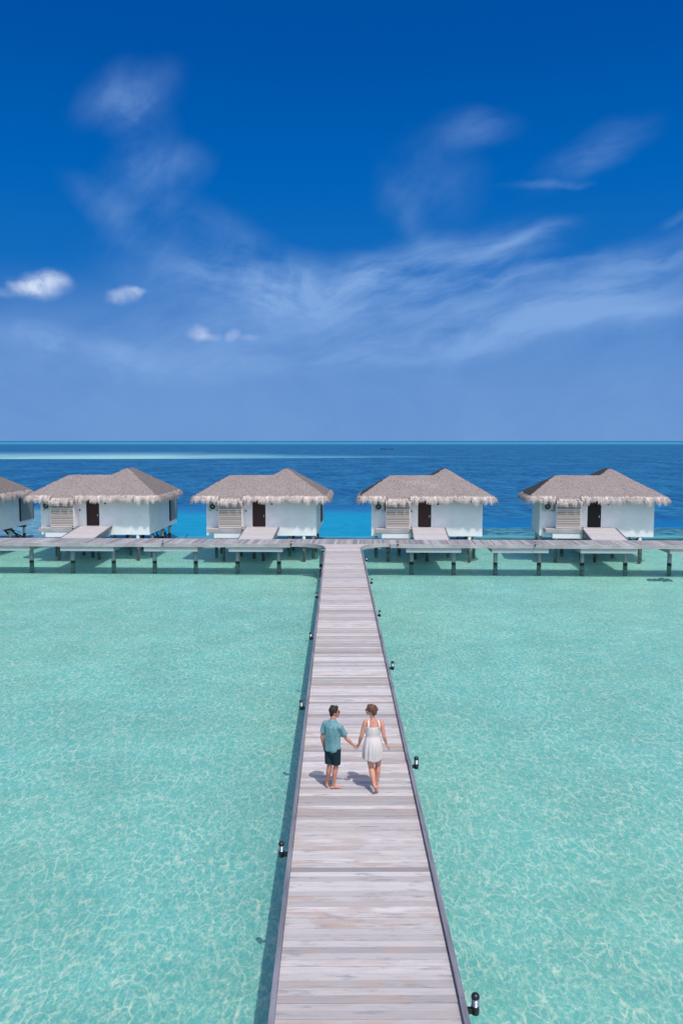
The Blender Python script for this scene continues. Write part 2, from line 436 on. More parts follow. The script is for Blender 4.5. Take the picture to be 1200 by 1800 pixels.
# far sand bars
f = t.m('DIVIDE', 250.0, t.m('MAXIMUM', Y, 200.0))
fw = t.m('ADD', f, t.m('MULTIPLY_ADD', t.noise(t.mapping(XY, sc=(.006,.0012,1)), 1.0, 3), .07, -.035))
xa = t.mr(X, 45, -130, 0.0, 1.0)
bandlo = t.m('MULTIPLY_ADD', xa, -.14, .52)
bandhi = t.m('MULTIPLY_ADD', xa, .065, .575)
inb = t.m('MULTIPLY', t.mr(t.m('SUBTRACT', fw, bandlo), -.03, .10), t.mr(t.m('SUBTRACT', bandhi, fw), -.012, .012))
inb = t.m('MULTIPLY', inb, t.mr(X, 75, 20))
sbn = t.noise(t.mapping(XY, sc=(.02,.004,1)), 1.0, 4, .6)
barc = t.mix(t.mr(fw, .44, .58), (.10,.27,.40,1), (.30,.55,.53,1))
barc = t.mix(t.mr(X, -110, -10), barc, (.11,.34,.46,1))
col = t.mix(t.m('MULTIPLY', inb, t.mr(sbn, .25, .6, .55, 1.0)), col, barc)
hz = t.ramp(t.m('DIVIDE', 1000.0, t.m('MAXIMUM', Y, 500.0)), [(0.0,(0,0,0)), (.14,(0,0,0)), (.22,(1,1,1)), (.34,(.8,.8,.8)), (.46,(.45,.45,.45)), (.60,(0,0,0))])
col = t.mix(t.m('MULTIPLY', t.sep(hz)[0], .85), col, (.05,.34,.50,1))
b = t.node('ShaderNodeBump'); b.inputs['Distance'].default_value = .12; b.inputs['Strength'].default_value = .55
rip = t.noise(t.mapping(XY, rot=(0,0,rad(-20)), sc=(1,1.7,1)), 2.2, 5, .6, .6)
t.put(b.inputs['Height'], t.m('ADD', rip, t.m('MULTIPLY', wave, .8)))
fr = t.node('ShaderNodeFresnel'); fr.inputs['IOR'].default_value = 1.33; t.l.new(b.outputs[0], fr.inputs['Normal'])
ff = t.m('MINIMUM', t.m('MULTIPLY', fr.outputs[0], .75), .20)
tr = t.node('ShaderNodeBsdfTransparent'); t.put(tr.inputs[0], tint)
df = t.node('ShaderNodeBsdfDiffuse'); t.put(df.inputs[0], col)
gl = t.node('ShaderNodeBsdfGlossy'); gl.inputs['Roughness'].default_value = .12; t.l.new(b.outputs[0], gl.inputs['Normal'])
body = t.node('ShaderNodeMixShader')
opq = t.m('MAXIMUM', t.mr(ub, .985, .945), 0.0)
opq = t.m('MULTIPLY_ADD', opq, .95, .05)
# suspended sand gives the lagoon a little body of its own
dcol = t.mix(t.mr(ub, .99, .975), (.05,.50,.46,1), col)
t.put(df.inputs[0], dcol)
t.put(body.inputs[0], opq); t.l.new(tr.outputs[0], body.inputs[1]); t.l.new(df.outputs[0], body.inputs[2])
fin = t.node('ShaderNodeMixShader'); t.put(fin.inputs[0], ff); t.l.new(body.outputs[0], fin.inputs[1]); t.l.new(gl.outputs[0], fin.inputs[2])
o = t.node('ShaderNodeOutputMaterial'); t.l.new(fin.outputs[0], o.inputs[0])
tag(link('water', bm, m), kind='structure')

# ------------------------------------------------------------------ main jetty
LX0, LX1, RX0, RX1 = -0.885, -0.808, 1.588, 1.668
JY0, JY1 = 2.0, 56.40
jetty = empty('jetty', (0, 0, 0))
tag(jetty, 'long pale weathered timber jetty running from the foreground to the boardwalk', 'jetty')
# fillet curves where the jetty meets the boardwalk
def fil_l(y):   # left inner edge x at given y
    if y < 54.2: return LX1
    q = (y-54.2)/(56.75-54.2); return LX1 - 2.45*(1-math.sqrt(max(0, 1-q*q)))
def fil_r(y):
    if y < 54.2: return RX0
    q = (y-54.2)/(56.55-54.2); return RX0 + 2.1*(1-math.sqrt(max(0, 1-q*q)))
def front_y(x): return 56.62 - 0.0375*x      # front edge of the boardwalk
bm = bmesh.new(); y = JY0; k = 0
L = bm.loops.layers.float_color.new('tone')
wide_joints = [23.9, 28.6, 38.9, 45.6, 15.0, 50.2]
while y < 56.45:
    pw = .140 + random.uniform(-.004, .004)
    lt = min(1, max(0, random.gauss(.64, .30) + .5*noise.noise(Vector((0, y*.9, 4))))); br = min(1, max(0, random.random()**1.6*.8 + .6*noise.noise(Vector((0, y*.6, 9)))))
    x0, x1 = fil_l(y+pw/2), fil_r(y+pw/2)
    dz_ = random.uniform(-.003, .003)
    vs = [(x0, y), (x1, y), (x1 if y < 54 else fil_r(y+pw), y+pw), (x0 if y < 54 else fil_l(y+pw), y+pw)]
    top = [bm.verts.new((a, b_, dz_)) for a, b_ in vs]; bot = [bm.verts.new((a, b_, -.035)) for a, b_ in vs]
    fs = [bm.faces.new(top), bm.faces.new(bot[::-1])] + [bm.faces.new((bot[i], bot[(i+1)%4], top[(i+1)%4], top[i])) for i in range(4)]
    sd = random.random()
    for f_ in fs:
        for l in f_.loops: l[L] = (lt, br, sd, 1)
    gap = .006
    for wj in wide_joints:
        if y <= wj < y+pw: gap = .022
    y += pw + gap; k += 1
bevel(link('deck', bm, M['deck'], jetty), .003, 1)
def kerb_run(pts, wdt, z0, z1, name, m, parent, side):
    bm = bmesh.new(); rings = []
    for i, (a, b_) in enumerate(pts):
        p = Vector((a, b_, 0)); q0 = Vector((*pts[max(0, i-1)], 0)); q1 = Vector((*pts[min(len(pts)-1, i+1)], 0))
        d = (q1-q0).normalized(); nrm = Vector((-d.y, d.x, 0))*side
        rings.append([bm.verts.new(v) for v in (Vector((p.x,p.y,z0)), Vector((p.x,p.y,z1)), Vector((p.x,p.y,z1))+nrm*wdt, Vector((p.x,p.y,z0))+nrm*wdt)])
    for r0, r1 in zip(rings, rings[1:]):
        for i in range(4): bm.faces.new((r0[i], r0[(i+1)%4], r1[(i+1)%4], r1[i]))
    bm.faces.new(rings[0]); bm.faces.new(rings[-1][::-1])
    return bevel(link(name, bm, m, parent), .006)
# kerb boards in lengths, small butt joints
def straight_kerbs(xi, side):
    y = 2.0; bm = bmesh.new()
    while y < 54.15:
        y2 = min(54.2, y + 3.92)
        j = random.uniform(-.006, .006)
        x0, x1 = (xi - .077, xi) if side < 0 else (xi, xi + .080)
        box(bm, x0+j, x1+j, y+.003, y2-.003, -.20, .085 + random.uniform(-.003,.003))
        y = y2
    return bm
bevel(link('kerb', straight_kerbs(LX1, -1), M['kerb'], jetty), .006)
bevel(link('kerb', straight_kerbs(RX0, 1), M['kerb'], jetty), .006)
kerb_run([(fil_l(54.2+ (56.75-54.2)*math.sin(i*math.pi/40)), 54.203+(56.75-54.2)*math.sin(i*math.pi/40)) for i in range(20)] + [(-3.35, 56.755)], .077, -.20, .085, 'curved_kerb', M['fascia'], jetty, 1)
kerb_run([(fil_r(54.2+ (56.55-54.2)*math.sin(i*math.pi/40)), 54.203+(56.55-54.2)*math.sin(i*math.pi/40)) for i in range(20)] + [(3.75, 56.49)], .080, -.20, .085, 'curved_kerb', M['fascia'], jetty, -1)
bm = bmesh.new()
for xx in (-.62, .38, 1.36): box(bm, xx-.05, xx+.05, 2.0, 56.3, -.22, -.037)
link('joists', bm, M['wood_dark'], jetty)
for yy in range(5, 56, 8):
    bm = bmesh.new(); box(bm, -.60, 1.38, yy-.13, yy+.13, -.50, -.223); link('cross_beam', bm, M['concrete'], jetty)
    for xx in (-.42, 1.2):
        bm = bmesh.new(); lathe(bm, [(.13, ZB-.1), (.13, -.503)], (xx, yy, 0)); link('post', bm, M['pole'], jetty, True)
bm = bmesh.new(); lathe(bm, [(.15, ZB-.1), (.15, -.50)], (-1.16, 57.0-.25, 0), 20); link('post', bm, M['pole'], jetty, True)

# ------------------------------------------------------------------ cross boardwalk
bw = empty('boardwalk', (0, 0, 0))
tag(bw, 'grey timber boardwalk on concrete poles crossing in front of the villas', 'boardwalk')
ang = math.atan(-0.0375)
cs, sn = math.cos(ang), math.sin(ang)
def B(s, d, z): # s along, d depth from front edge
    return Vector((s*cs - d*sn, 56.62 + s*sn + d*cs, z))
def bquad(bm, s0, s1, d0, d1, z0, z1, skew=0.0, tone=None):
    vs = [bm.verts.new(B(s + skew*d, d, z)) for z in (z0, z1) for s, d in ((s0,d0),(s1,d0),(s1,d1),(s0,d1))]
    for q in ((3,2,1,0),(4,5,6,7),(0,1,5,4),(1,2,6,5),(2,3,7,6),(3,0,4,7)):
        f_ = bm.faces.new([vs[i] for i in q])
        if tone:
            L = bm.loops.layers.float_color.get('tone') or bm.loops.layers.float_color.new('tone')
            for l in f_.loops: l[L] = (*tone, 1)
bm = bmesh.new(); s = -40.0
while s < 40:
    pw = .142
    brn = .95 if 2.0 < s < 5.2 and random.random() < .6 else random.random()**3*.7
    bquad(bm, s, s+pw, 0, 2.72, -.038, random.uniform(-.003,.004), tone=(min(1,max(0,random.gauss(.5,.30)+.6*noise.noise(Vector((s*.8,0,3))))), brn, random.random()))
    s += pw + .008
link('deck', bm, M['deck2'], bw)
s = -40
while s < 40:
    e = s + 3.9
    for (a, b_) in ([(s, e)] if (e < -3.3 or s > 3.8) else ([(s, -3.36)] if s < -3.36 else []) + ([(3.78, e)] if e > 3.78 else [])):
        if b_ - a > .1:
            bm = bmesh.new(); bquad(bm, a+.004, b_-.004, -.062, -.004, -.26, .012+random.uniform(-.004,.004))
            bevel(link('fascia_board', bm, M['fascia'], bw), .006)
    s = e
bm = bmesh.new(); bquad(bm, -40, 40, 2.724, 2.78, -.26, .012)
bevel(link('rear_fascia', bm, M['fascia'], bw), .006)
bm = bmesh.new()
for d in (.12, 1.3, 2.5): bquad(bm, -40, 40, d, d+.10, -.262, -.042)
link('joists', bm, M['wood_dark'], bw)
pole_s = [-28.9, -25.9, -22.75, -19.66, -16.6, -13.55, -10.5, -7.4, -4.35, 5.35, 8.42, 11.45, 14.6, 17.7, 20.8, 23.95, 27.05, 30.1]
pairs = [(-25.9,-22.75), (-19.66,-16.6), (-13.55,-10.5), (-7.4,-4.35), (5.35,8.42), (11.45,14.6), (17.7,20.8), (23.95,27.05)]
for s in pole_s:
    bm = bmesh.new(); p = B(s, 1.25, 0)
    lathe(bm, [(.160, ZB-.1), (.152, -.60)], (p.x, p.y, 0), 20)
    link('post', bm, M['pole'], bw, True)
for a, b_ in pairs:
    bm = bmesh.new(); bquad(bm, a-.45, b_+.40, .03, 2.62, -.598, -.268)
    bevel(link('slab', bm, M['concrete'], bw), .012)

# ------------------------------------------------------------------ bollard lamps
def make_lamp():
    r = empty('dock_lamp')
    bm = bmesh.new(); lathe(bm, [(.050,-.085),(.060,-.075),(.060,.035),(.055,.045)]); o = link('base', bm, M['black'], r, True)
    bm = bmesh.new(); box(bm, -.16, -.045, -.035, .035, -.070, .005); bevel(link('bracket', bm, M['black'], r), .006)
    bm = bmesh.new(); lathe(bm, [(.047,.045),(.047,.160)]); link('glass', bm, M['lampglass'], r, True)
    bm = bmesh.new()
    for z in (.058, .082, .106, .130, .150): lathe(bm, [(.048,z-.004),(.057,z-.007),(.057,z-.003),(.048,z+.003)], seg=24)
    link('louvre_rings', bm, M['steel'], r, True)
    bm = bmesh.new(); lathe(bm, [(.058,.160),(.062,.166),(.062,.180)] + [(.062*math.cos(a*math.pi/16), .180+.055*math.sin(a*math.pi/16)) for a in range(1,8)] + [(.002,.235)])
    link('cap', bm, M['black'], r, True)
    return r
lamp0 = make_lamp()
lamps = []
for i, yy in enumerate((9.75, 17.55, 25.42, 33.3, 41.1, 48.9)):
    lab = ['largest black lamp, on the right jetty kerb nearest the camera',
           'black domed lamp on the right jetty kerb beside the woman walking',
           'black lamp on the right jetty kerb, first one beyond the couple',
           'small lamp on the right jetty kerb, second one beyond the couple',
           'tiny lamp on the right jetty kerb, third one beyond the couple',
           'tiny lamp on the right jetty kerb closest to the boardwalk junction'][i]
    lamps.append((1.80, yy, .0, 0.0, lab))
for i, yy in enumerate((13.7, 21.55, 29.4, 37.3, 45.2, 53.0)):
    lab = ['large black and glass lamp on the left jetty kerb, the one nearer than the couple',
           'black domed lamp on the left jetty kerb level with the heads of the couple',
           'black lamp on the left jetty kerb, second counting away behind the couple',
           'small lamp on the left jetty kerb, third counting away behind the couple',
           'tiny lamp on the left jetty kerb in front of the single pole by the junction',
           'tiny lamp at the left kerb bend where jetty and boardwalk meet'][i]
    lamps.append((-1.02, yy, .0, math.pi, lab))
for (xx, lab) in ((-12.55, 'tiny lamp on the boardwalk front edge, leftmost of those facing the lagoon'),
                  (-3.32, 'tiny lamp on the boardwalk front edge just left of the jetty junction'),
                  (4.30, 'tiny lamp on the boardwalk front edge just right of the jetty junction'),
                  (14.0, 'tiny lamp on the boardwalk front edge left of the rightmost villa')):
    lamps.append((xx, front_y(xx) - .18, .02, -math.pi/2 , lab))
for i, (xx, yy, zz, rz, lab) in enumerate(lamps):
    o = lamp0 if i == 0 else copy_tree(lamp0)
    o.location = (xx - .012*(1 if i < 6 else -1 if i < 12 else 0), yy, zz); o.rotation_euler = (0, 0, rz); o.scale = (.9,.9,.9)
    tag(o, lab, 'dock lamp', 'black bollard lamps along the jetty and boardwalk')

# ------------------------------------------------------------------ villas
WU, WV, WING = 8.85, 7.5, 5.2
U0, U1, V0, V1, VW, VX = -1.125, 9.875, -.875, 8.0, 5.75, -1.25
def faces_z(u, v):
    d = {'f': .5*(v-V0)*.98, 'e': .59*(U1-u), 'w': .56*(u-2.125), 'b': .80*(V1-v)}
    e = {'f': .5*(v-V0)*.98, 'b': .52*(VW-v), 'w': .64*(u-U0)}
    m1 = min(d, key=d.get); z1 = d[m1]
    if u < 6.2:
        m2 = min(e, key=e.get)
        if e[m2] > z1: return e[m2], m2
    return z1, m1
def roof_z(u, v):
    if v < V0 and 1.0 < u < 3.25: return .49*(v-V0)
    return faces_z(u, v)[0]
def rr(u, v, u0, u1, v0, v1, c, q=.55):
    if not (u0 < u < u1 and v0 < v < v1): return False
    for cx, cy, k in ((u0, v0, 0), (u1, v0, 1), (u1, v1, 2), (u0, v1, 3)):
        if k in c and abs(u-cx) < q and abs(v-cy) < q:
            if math.hypot(abs(u-cx)-q, abs(v-cy)-q) > q: return False
    return True
def in_roof(u, v):
    return rr(u, v, 2.125, U1, V0, V1, (1, 2)) or rr(u, v, U0, 4, V0, VW, (0, 3)) or (1.125 < u < 3.125 and VX < v < V0+.1)
ST = .125
cells = set()
for i in range(-10, 82):
    for j in range(-12, 87):
        if in_roof((i+.5)*ST, (j+.5)*ST): cells.add((i, j))
def edge_d(u, v):
    # distance to nearest outline edge (approx)
    best = 9
    for k in range(8):
        a = k*math.pi/4
        for q in range(1, 5):
            if not in_roof(u + math.cos(a)*q*.11, v + math.sin(a)*q*.11):
                best = min(best, q*.11); break
    return best
def make_roof(parent):
    bm = bmesh.new(); top = {}; bot = {}
    A = bm.loops.layers.float_color.new('slope_tone')
    def V(i, j):
        if (i, j) not in top:
            u, v = i*ST, j*ST
            d = edge_d(u, v)
            z = 2.87 + roof_z(u, v)
            if d < .44: z -= .15*(1-d/.44)**2
            z += .035*noise.noise(Vector((u*1.1, v*1.1, 5))) + .028*noise.noise(Vector((u*5, v*5, 1)))
            # soften ridge lines
            z -= .03*max(0, 1-abs(u-6.1)/.3) if 3.4 < v < 5.6 else 0
            top[i, j] = bm.verts.new((u, v, z))
            bot[i, j] = bm.verts.new((u, v, min(z-.20, 2.87 + roof_z(u, v) - .26)))
        return top[i, j]
    for (i, j) in cells:
        q = [(i,j),(i+1,j),(i+1,j+1),(i,j+1)]
        f_ = bm.faces.new([V(*c_) for c_ in q]); f_.smooth = True
        f2 = bm.faces.new([bot[c_] for c_ in q][::-1])
        u, v = (i+.5)*ST, (j+.5)*ST
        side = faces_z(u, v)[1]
        slope_tone = {'f': 0.0, 'e': .40, 'w': .92, 'b': .8}[side]  # darkness by slope direction: front none, left side most
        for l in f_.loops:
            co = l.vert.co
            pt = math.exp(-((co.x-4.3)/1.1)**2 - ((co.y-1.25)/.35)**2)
            l[A] = (slope_tone, pt*.0, 0, 1)
        for (a, b_), (di, dj) in zip(((q[0],q[1]),(q[1],q[2]),(q[2],q[3]),(q[3],q[0])), ((0,-1),(1,0),(0,1),(-1,0))):
            if (i+di, j+dj) not in cells: bm.faces.new((bot[a], bot[b_], top[b_], top[a]))
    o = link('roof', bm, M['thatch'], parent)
    for p in o.data.polygons: p.use_smooth = True
    return o
def make_fringe(parent):
    bm = bmesh.new(); L = bm.loops.layers.float_color.new('tone')
    q_ = .55
    def arc(cx, cy, a0):
        return [(cx + q_*math.cos(rad(a0 + 15*k)), cy + q_*math.sin(rad(a0 + 15*k))) for k in range(7)]
    poly = arc(U0+q_, V0+q_, 180) + [(1.125,V0),(1.125,VX),(3.125,VX),(3.125,V0)] + arc(U1-q_, V0+q_, 270) + arc(U1-q_, V1-q_, 0) + [(2.125,V1),(2.125,VW)] + arc(U0+q_, VW-q_, 90)
    for k in range(len(poly)):
        a, b_ = Vector(poly[k]), Vector(poly[(k+1) % len(poly)])
        Ln = (b_-a).length
        if Ln < .01: continue
        d = (b_-a)/Ln; out = Vector((d.y, -d.x))
        n_ = max(2, int(Ln/.032))
        for layer in range(5):
            for q in range(n_):
                s_ = (q + random.random())/n_*Ln
                p = a + d*s_
                zb = 2.84 + (-.18 if p.y < V0-.1 else 0)
                cl_ = noise.noise(Vector((p.x*2.6+layer*.05, p.y*2.6, 2))) + 1.0*noise.noise(Vector((p.x*6.5, p.y*6.5, layer*.06)))
                ln = .35 + .22*cl_ + random.uniform(-.06, .06) + (random.random() < .04)*.10
                ln = min(.60, max(.20, ln))
                gn = noise.noise(Vector((p.x*4.3, p.y*4.3, 20)))
                if gn > .31: ln *= max(.3, 1 - (gn-.31)*6)
                ro = .0 + layer*.022
                z1 = zb + .09 - layer*.035 + random.uniform(-.05,.05) + .05*noise.noise(Vector((p.x*3, p.y*3, 8)))
                wd = random.uniform(.012, .026)
                lean = random.uniform(-.07,.07); outl = random.uniform(.02,.12) + layer*.012
                base = p + out*(-.20 + ro + random.uniform(-.06, .03))
                tip = p + out*(ro + outl*.6 - .03) + d*lean
                mid = p + out*(ro + .03)
                tn = random.random()*.7 + .15 + .2*cl_
                P0 = [Vector((*(base - d*wd), z1+.05)), Vector((*(base + d*wd), z1+.05))]
                P1 = [Vector((*(mid - d*wd + d*lean*.4), z1-ln*.35)), Vector((*(mid + d*wd + d*lean*.4), z1-ln*.35))]
                P2 = [Vector((*(tip - d*wd*.3), z1-ln)), Vector((*(tip + d*wd*.3), z1-ln))]
                vv = [bm.verts.new(x_) for x_ in (*P0, *P1, *P2)]
                for f_ in (bm.faces.new((vv[0],vv[1],vv[3],vv[2])), bm.faces.new((vv[2],vv[3],vv[5],vv[4]))):
                    for l in f_.loops: l[L] = (tn, 0, 0, 1)
    return link('thatch_fringe', bm, M['fringe'], parent)
def wall_shell(bm, x0, x1, y0, y1, z0, z1): box(bm, x0, x1, y0, y1, z0, z1)
def make_villa():
    r = empty('thatched_villa')
    # main and wing bodies as one wall mesh
    bm = bmesh.new()
    pts = [(0,0),(3.72,0),(3.72,.10),(4.78,.10),(4.78,0),(WU,0),(WU,WV),(3.3,WV),(3.3,WING),(0,WING)]
    lo = [bm.verts.new((a, b_, -.25)) for a, b_ in pts]; hi = [bm.verts.new((a, b_, 3.05)) for a, b_ in pts]
    for k in range(len(pts)):
        a, b_ = k, (k+1) % len(pts)
        bm.faces.new((lo[a], lo[b_], hi[b_], hi[a]))
    bm.faces.new(lo[::-1]); bm.faces.new(hi)
    box(bm, 3.31, WU, WV+.003, 9.6, -.25, .14)
    # sill block below the door
    box(bm, 3.722, 4.778, .002, .098, -.248, .47)
    walls = link('wall', bm, M['wall'], r)
    # protruding slatted box: side cheeks + base
    bm = bmesh.new()
    box(bm, 1.16, 1.22, -1.02, -.002, .46, 2.55); box(bm, 3.0, 3.06, -1.02, -.002, .46, 2.55)
    box(bm, .85, 3.06, -1.36, -.003, -.29, .127)
    link('bay_wall', bm, M['wall'], r)
    bm = bmesh.new(); bmesh_t = bm.loops.layers.float_color.new('tone')
    z = .47
    while z < 2.55:
        box(bm, 1.19, 3.03, -1.065 - random.uniform(0,.012), -1.025, z, z+.108, tone=(random.random(), 0, 0)); z += .142
    box(bm, 1.21, 1.27, -1.022, -.99, .47, 2.55, tone=(.2,0,0)); box(bm, 2.96, 3.0, -1.022, -.99, .47, 2.55, tone=(.2,0,0))
    pass
    link('slat_screen', bm, M['slat'], r)
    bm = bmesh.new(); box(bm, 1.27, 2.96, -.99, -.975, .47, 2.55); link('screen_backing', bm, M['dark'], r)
    bm = bmesh.new(); box(bm, .40, 3.18, -1.40, -1.30, .13, .44); box(bm, .30, .398, -1.40, -.003, .13, .44)
    box(bm, .40, 3.18, -1.298, -.003, .30, .43)
    bevel(link('side_deck', bm, M['fascia'], r), .01)
    d = link('door', (lambda b: (box(b, 3.725, 4.775, .02, .07, .475, 2.5), b)[1])(bmesh.new()), M['door'], r)
    bm = bmesh.new(); lathe(bm, [(.028,-.09),(.028,.09)], (4.64, -.02, 1.35), 10); bar(bm, (4.64,-.02,1.42),(4.64,.03,1.42),.008,.008); bar(bm, (4.64,-.02,1.28),(4.64,.03,1.28),.008,.008)
    link('handle', bm, M['steel'], d)
    bm = bmesh.new(); box(bm, 3.66, 3.722, -.02, .03, .47, 2.6); box(bm, 4.778, 4.84, -.02, .03, .47, 2.6); box(bm, 3.66, 4.84, -.05, .02, .44, .472)
    link('door_frame', bm, M['wall'], r)
    # entrance ramp: from boardwalk (z=0) up to the sill
    bm = bmesh.new(); n_ = 26; y0, y1 = -4.55, -.06
    for k in range(n_):
        a = y0 + (y1-y0)*k/n_; b_ = a + (y1-y0)/n_ - .006
        za = .02 + (.46-.02)*min(1, (k/n_)/.93); zb = .02 + (.46-.02)*min(1, ((k+1)/n_)/.93)
        vs = [bm.verts.new(q) for q in ((3.28,a,za-.04),(5.82,a,za-.04),(5.82,b_,zb-.04),(3.28,b_,zb-.04),(3.28,a,za),(5.82,a,za),(5.82,b_,zb),(3.28,b_,zb))]
        tn = (min(1,max(0,random.gauss(.6,.25))), random.random()**2, random.random())
        L = bm.loops.layers.float_color.get('tone') or bm.loops.layers.float_color.new('tone')
        for q in ((3,2,1,0),(4,5,6,7),(0,1,5,4),(1,2,6,5),(2,3,7,6),(3,0,4,7)):
            f_ = bm.faces.new([vs[i] for i in q])
            for l in f_.loops: l[L] = (*tn, 1)
    rp = link('entrance_ramp', bm, M['ramp'], r)
    for xx in (3.235, 5.865):
        bm = bmesh.new(); bar(bm, (xx, y0, -.06), (xx, y1-.3, .40), .04, .11)
        link('ramp_kerb', bm, M['kerb'], rp)
    bm = bmesh.new(); box(bm, 3.3, 5.8, -.95, -.70, -.30, .12); box(bm, 4.2, 4.5, -.9, -.01, -.31, .1)
    link('ramp_bearer', bm, M['concrete'], rp)
    # air conditioner
    bm = bmesh.new(); box(bm, .26, 1.04, -.34, -.04, 1.84, 2.40)
    ac = bevel(link('air_conditioner', bm, M['ac'], r), .02)
    bm = bmesh.new()
    for k in range(7):
        rr = .03 + k*.032
        rings = [[bm.verts.new((.56+(rr+e)*math.cos(a*math.pi/12), -.350+yy, 2.12+(rr+e)*math.sin(a*math.pi/12))) for a in range(24)] for e, yy in ((-.009,0),(.009,0))]
        for i in range(24): bm.faces.new((rings[0][i], rings[0][(i+1)%24], rings[1][(i+1)%24], rings[1][i]))
    disc = [bm.verts.new((.56+.22*math.cos(a*math.pi/12), -.344, 2.12+.22*math.sin(a*math.pi/12))) for a in range(24)]; bm.faces.new(disc)
    link('fan_grille', bm, M['acfan'], ac)
    bm = bmesh.new(); ring_ = [bm.verts.new((.56+.045*math.cos(a*math.pi/6), -.356, 2.12+.045*math.sin(a*math.pi/6))) for a in range(12)]; bm.faces.new(ring_)
    link('fan_hub', bm, M['ac'], ac)
    for xx in (.34, .90):
        bm = bmesh.new(); box(bm, xx, xx+.04, -.36, -.001, 1.78, 1.838); link('bracket', bm, M['acfan'], ac)
    bm = bmesh.new(); box(bm, 1.045, 1.09, -.2, -.001, 1.75, 2.42); link('pipe_cover', bm, M['acfan'], ac)
    # fittings
    bm = bmesh.new(); box(bm, 3.16, 3.25, -.035, -.002, 1.68, 1.82); link('switch_plate', bm, M['fix'], r)
    bm = bmesh.new(); lathe(bm, [(.02,-.08),(.06,-.06),(.07,0),(.05,.06),(.02,.07)], (5.3, -.08, 2.32), 14); link('wall_lamp', bm, M['fix'], r, True)
    # louvred screen at the rear of the right side wall
    bm = bmesh.new(); z = .22
    while z < 2.45:
        bar(bm, (WU+.07, 7.0, z), (WU+.07, 9.50, z), .030, .030, up=(.3,0,.95)); z += .105
    lv = link('louvre_screen', bm, M['louver'], r)
    bm = bmesh.new()
    box(bm, WU+.02, WU+.12, 6.92, 6.99, .16, 2.45); box(bm, WU+.02, WU+.12, 9.51, 9.58, .16, 2.45); box(bm, WU+.002, WU+.018, 6.995, 9.505, .18, 2.4)
    link('frame', bm, M['dark'], lv)
    bm = bmesh.new(); box(bm, WU+.004, WU+.07, 9.40, 9.46, -.20, .02); link('pipe_end', bm, M['ac'], r)
    # posts
    for (u_, v_) in ((1.35,.14),(7.85,.14),(.35,2.3),(3.6,1.7),(4.5,.55),(8.45,2.3),(8.45,5.8),(8.45,8.6),(.35,4.8),(4.4,5.2),(4.4,9.0),(2.3,3.2),(6.4,3.0),(6.4,7.0)):
        bm = bmesh.new(); lathe(bm, [(.135, ZB-.1), (.130, -.252)], (u_, v_, 0), 16); link('post', bm, M['hpole'], r, True)
    bm = bmesh.new()
    box(bm, .2, 8.6, 5.65, 5.95, -.50, -.253); box(bm, .2, 8.6, 2.15, 2.45, -.50, -.253); box(bm, 3.5, 8.6, 8.45, 8.75, -.50, -.253)
    link('floor_beams', bm, M['wood_dark'], r)
    bm = bmesh.new()
    bar(bm, (8.45, 2.4, -.55), (8.45, 5.7, -1.5), .05, .07); bar(bm, (8.45, 5.9, -.55), (8.45, 8.5, -1.45), .04, .05)
    for a in (7.6, 8.3): bar(bm, (a, 6.2, -.3), (a, 8.2, -1.7), .03, .09)
    for k in range(7): box(bm, 7.62, 8.28, 6.3+k*.27, 6.52+k*.27, -.45-k*.19, -.42-k*.19)
    for a in (7.6, 8.3): bar(bm, (a, 6.2, .45-.9), (a, 8.2, -.95), .02, .02)
    link('stair', bm, M['wood_dark'], r)
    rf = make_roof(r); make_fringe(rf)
    return r
v0 = make_villa()
spots = [(-10.56, 64.02, -1.8, 'thatched white water villa immediately left of the jetty junction'),
         (-24.13, 64.75, -1.4, 'thatched white water villa with its louvred side wall showing, leftmost one fully in view'),
         (2.72, 63.72, -3.2, 'thatched white water villa right of the jetty junction, pale straw patches on its roof'),
         (16.25, 63.75, -7.0, 'thatched white water villa at far right with a dark doorway'),
         (-37.75, 64.9, -3.6, 'thatched water villa cut off by the left edge, only its side wall showing')]
villas = []
for i, (x, y, a, lab) in enumerate(spots):
    o = v0 if i == 0 else copy_tree(v0)
    o.location = (x, y, 0); o.rotation_euler = (0, 0, rad(a))
    tag(o, lab, 'water villa', 'thatched villas on stilts behind the boardwalk')
    villas.append(o)
# far-right villa has a near black doorway
for ch in villas[3].children:
    if ch.name.split('.')[0] == 'door':
        ch.data = ch.data.copy(); ch.data.materials[0] = M['door_dark']; ch['label'] = 'near black door'
# the villa right of the junction has loose pale straw on its front slope
for ch in villas[2].children:
    if ch.name.split('.')[0] == 'roof':
        ch.data = ch.data.copy(); me = ch.data
        at = me.color_attributes['slope_tone']
        for lp in me.loops:
            co = me.vertices[lp.vertex_index].co
            pt = max(math.exp(-((co.x-3.9)/1.1)**2 - ((co.y-1.35-(co.x-4)*-.12)/.30)**2), .8*math.exp(-((co.x-5.0)/.5)**2 - ((co.y-.9)/.3)**2))
            c4 = at.data[lp.index].color; at.data[lp.index].color = (c4[0], pt, 0, 1)
        ch['label'] = 'thatched roof with pale loose straw patches'
# small lamps at the side decks
for i, (x, y, a, _) in enumerate(spots[:4]):
    ca, sa = math.cos(rad(a)), math.sin(rad(a)); u_, v_ = 3.12, -1.58
    o = copy_tree(lamp0); o.scale = (.9,.9,.9); o.location = (x + u_*ca - v_*sa, y + u_*sa + v_*ca, .42); o.rotation_euler = (0,0,rad(a)-math.pi/2)
    tag(o, ['tiny lamp at the small side deck of the villa just left of the junction',
            'tiny lamp at the small side deck of the leftmost full villa',
            'tiny lamp at the small side deck of the villa just right of the junction',
            'tiny lamp at the small side deck of the far right villa'][i], 'deck lamp', 'lamps beside the villa ramps')

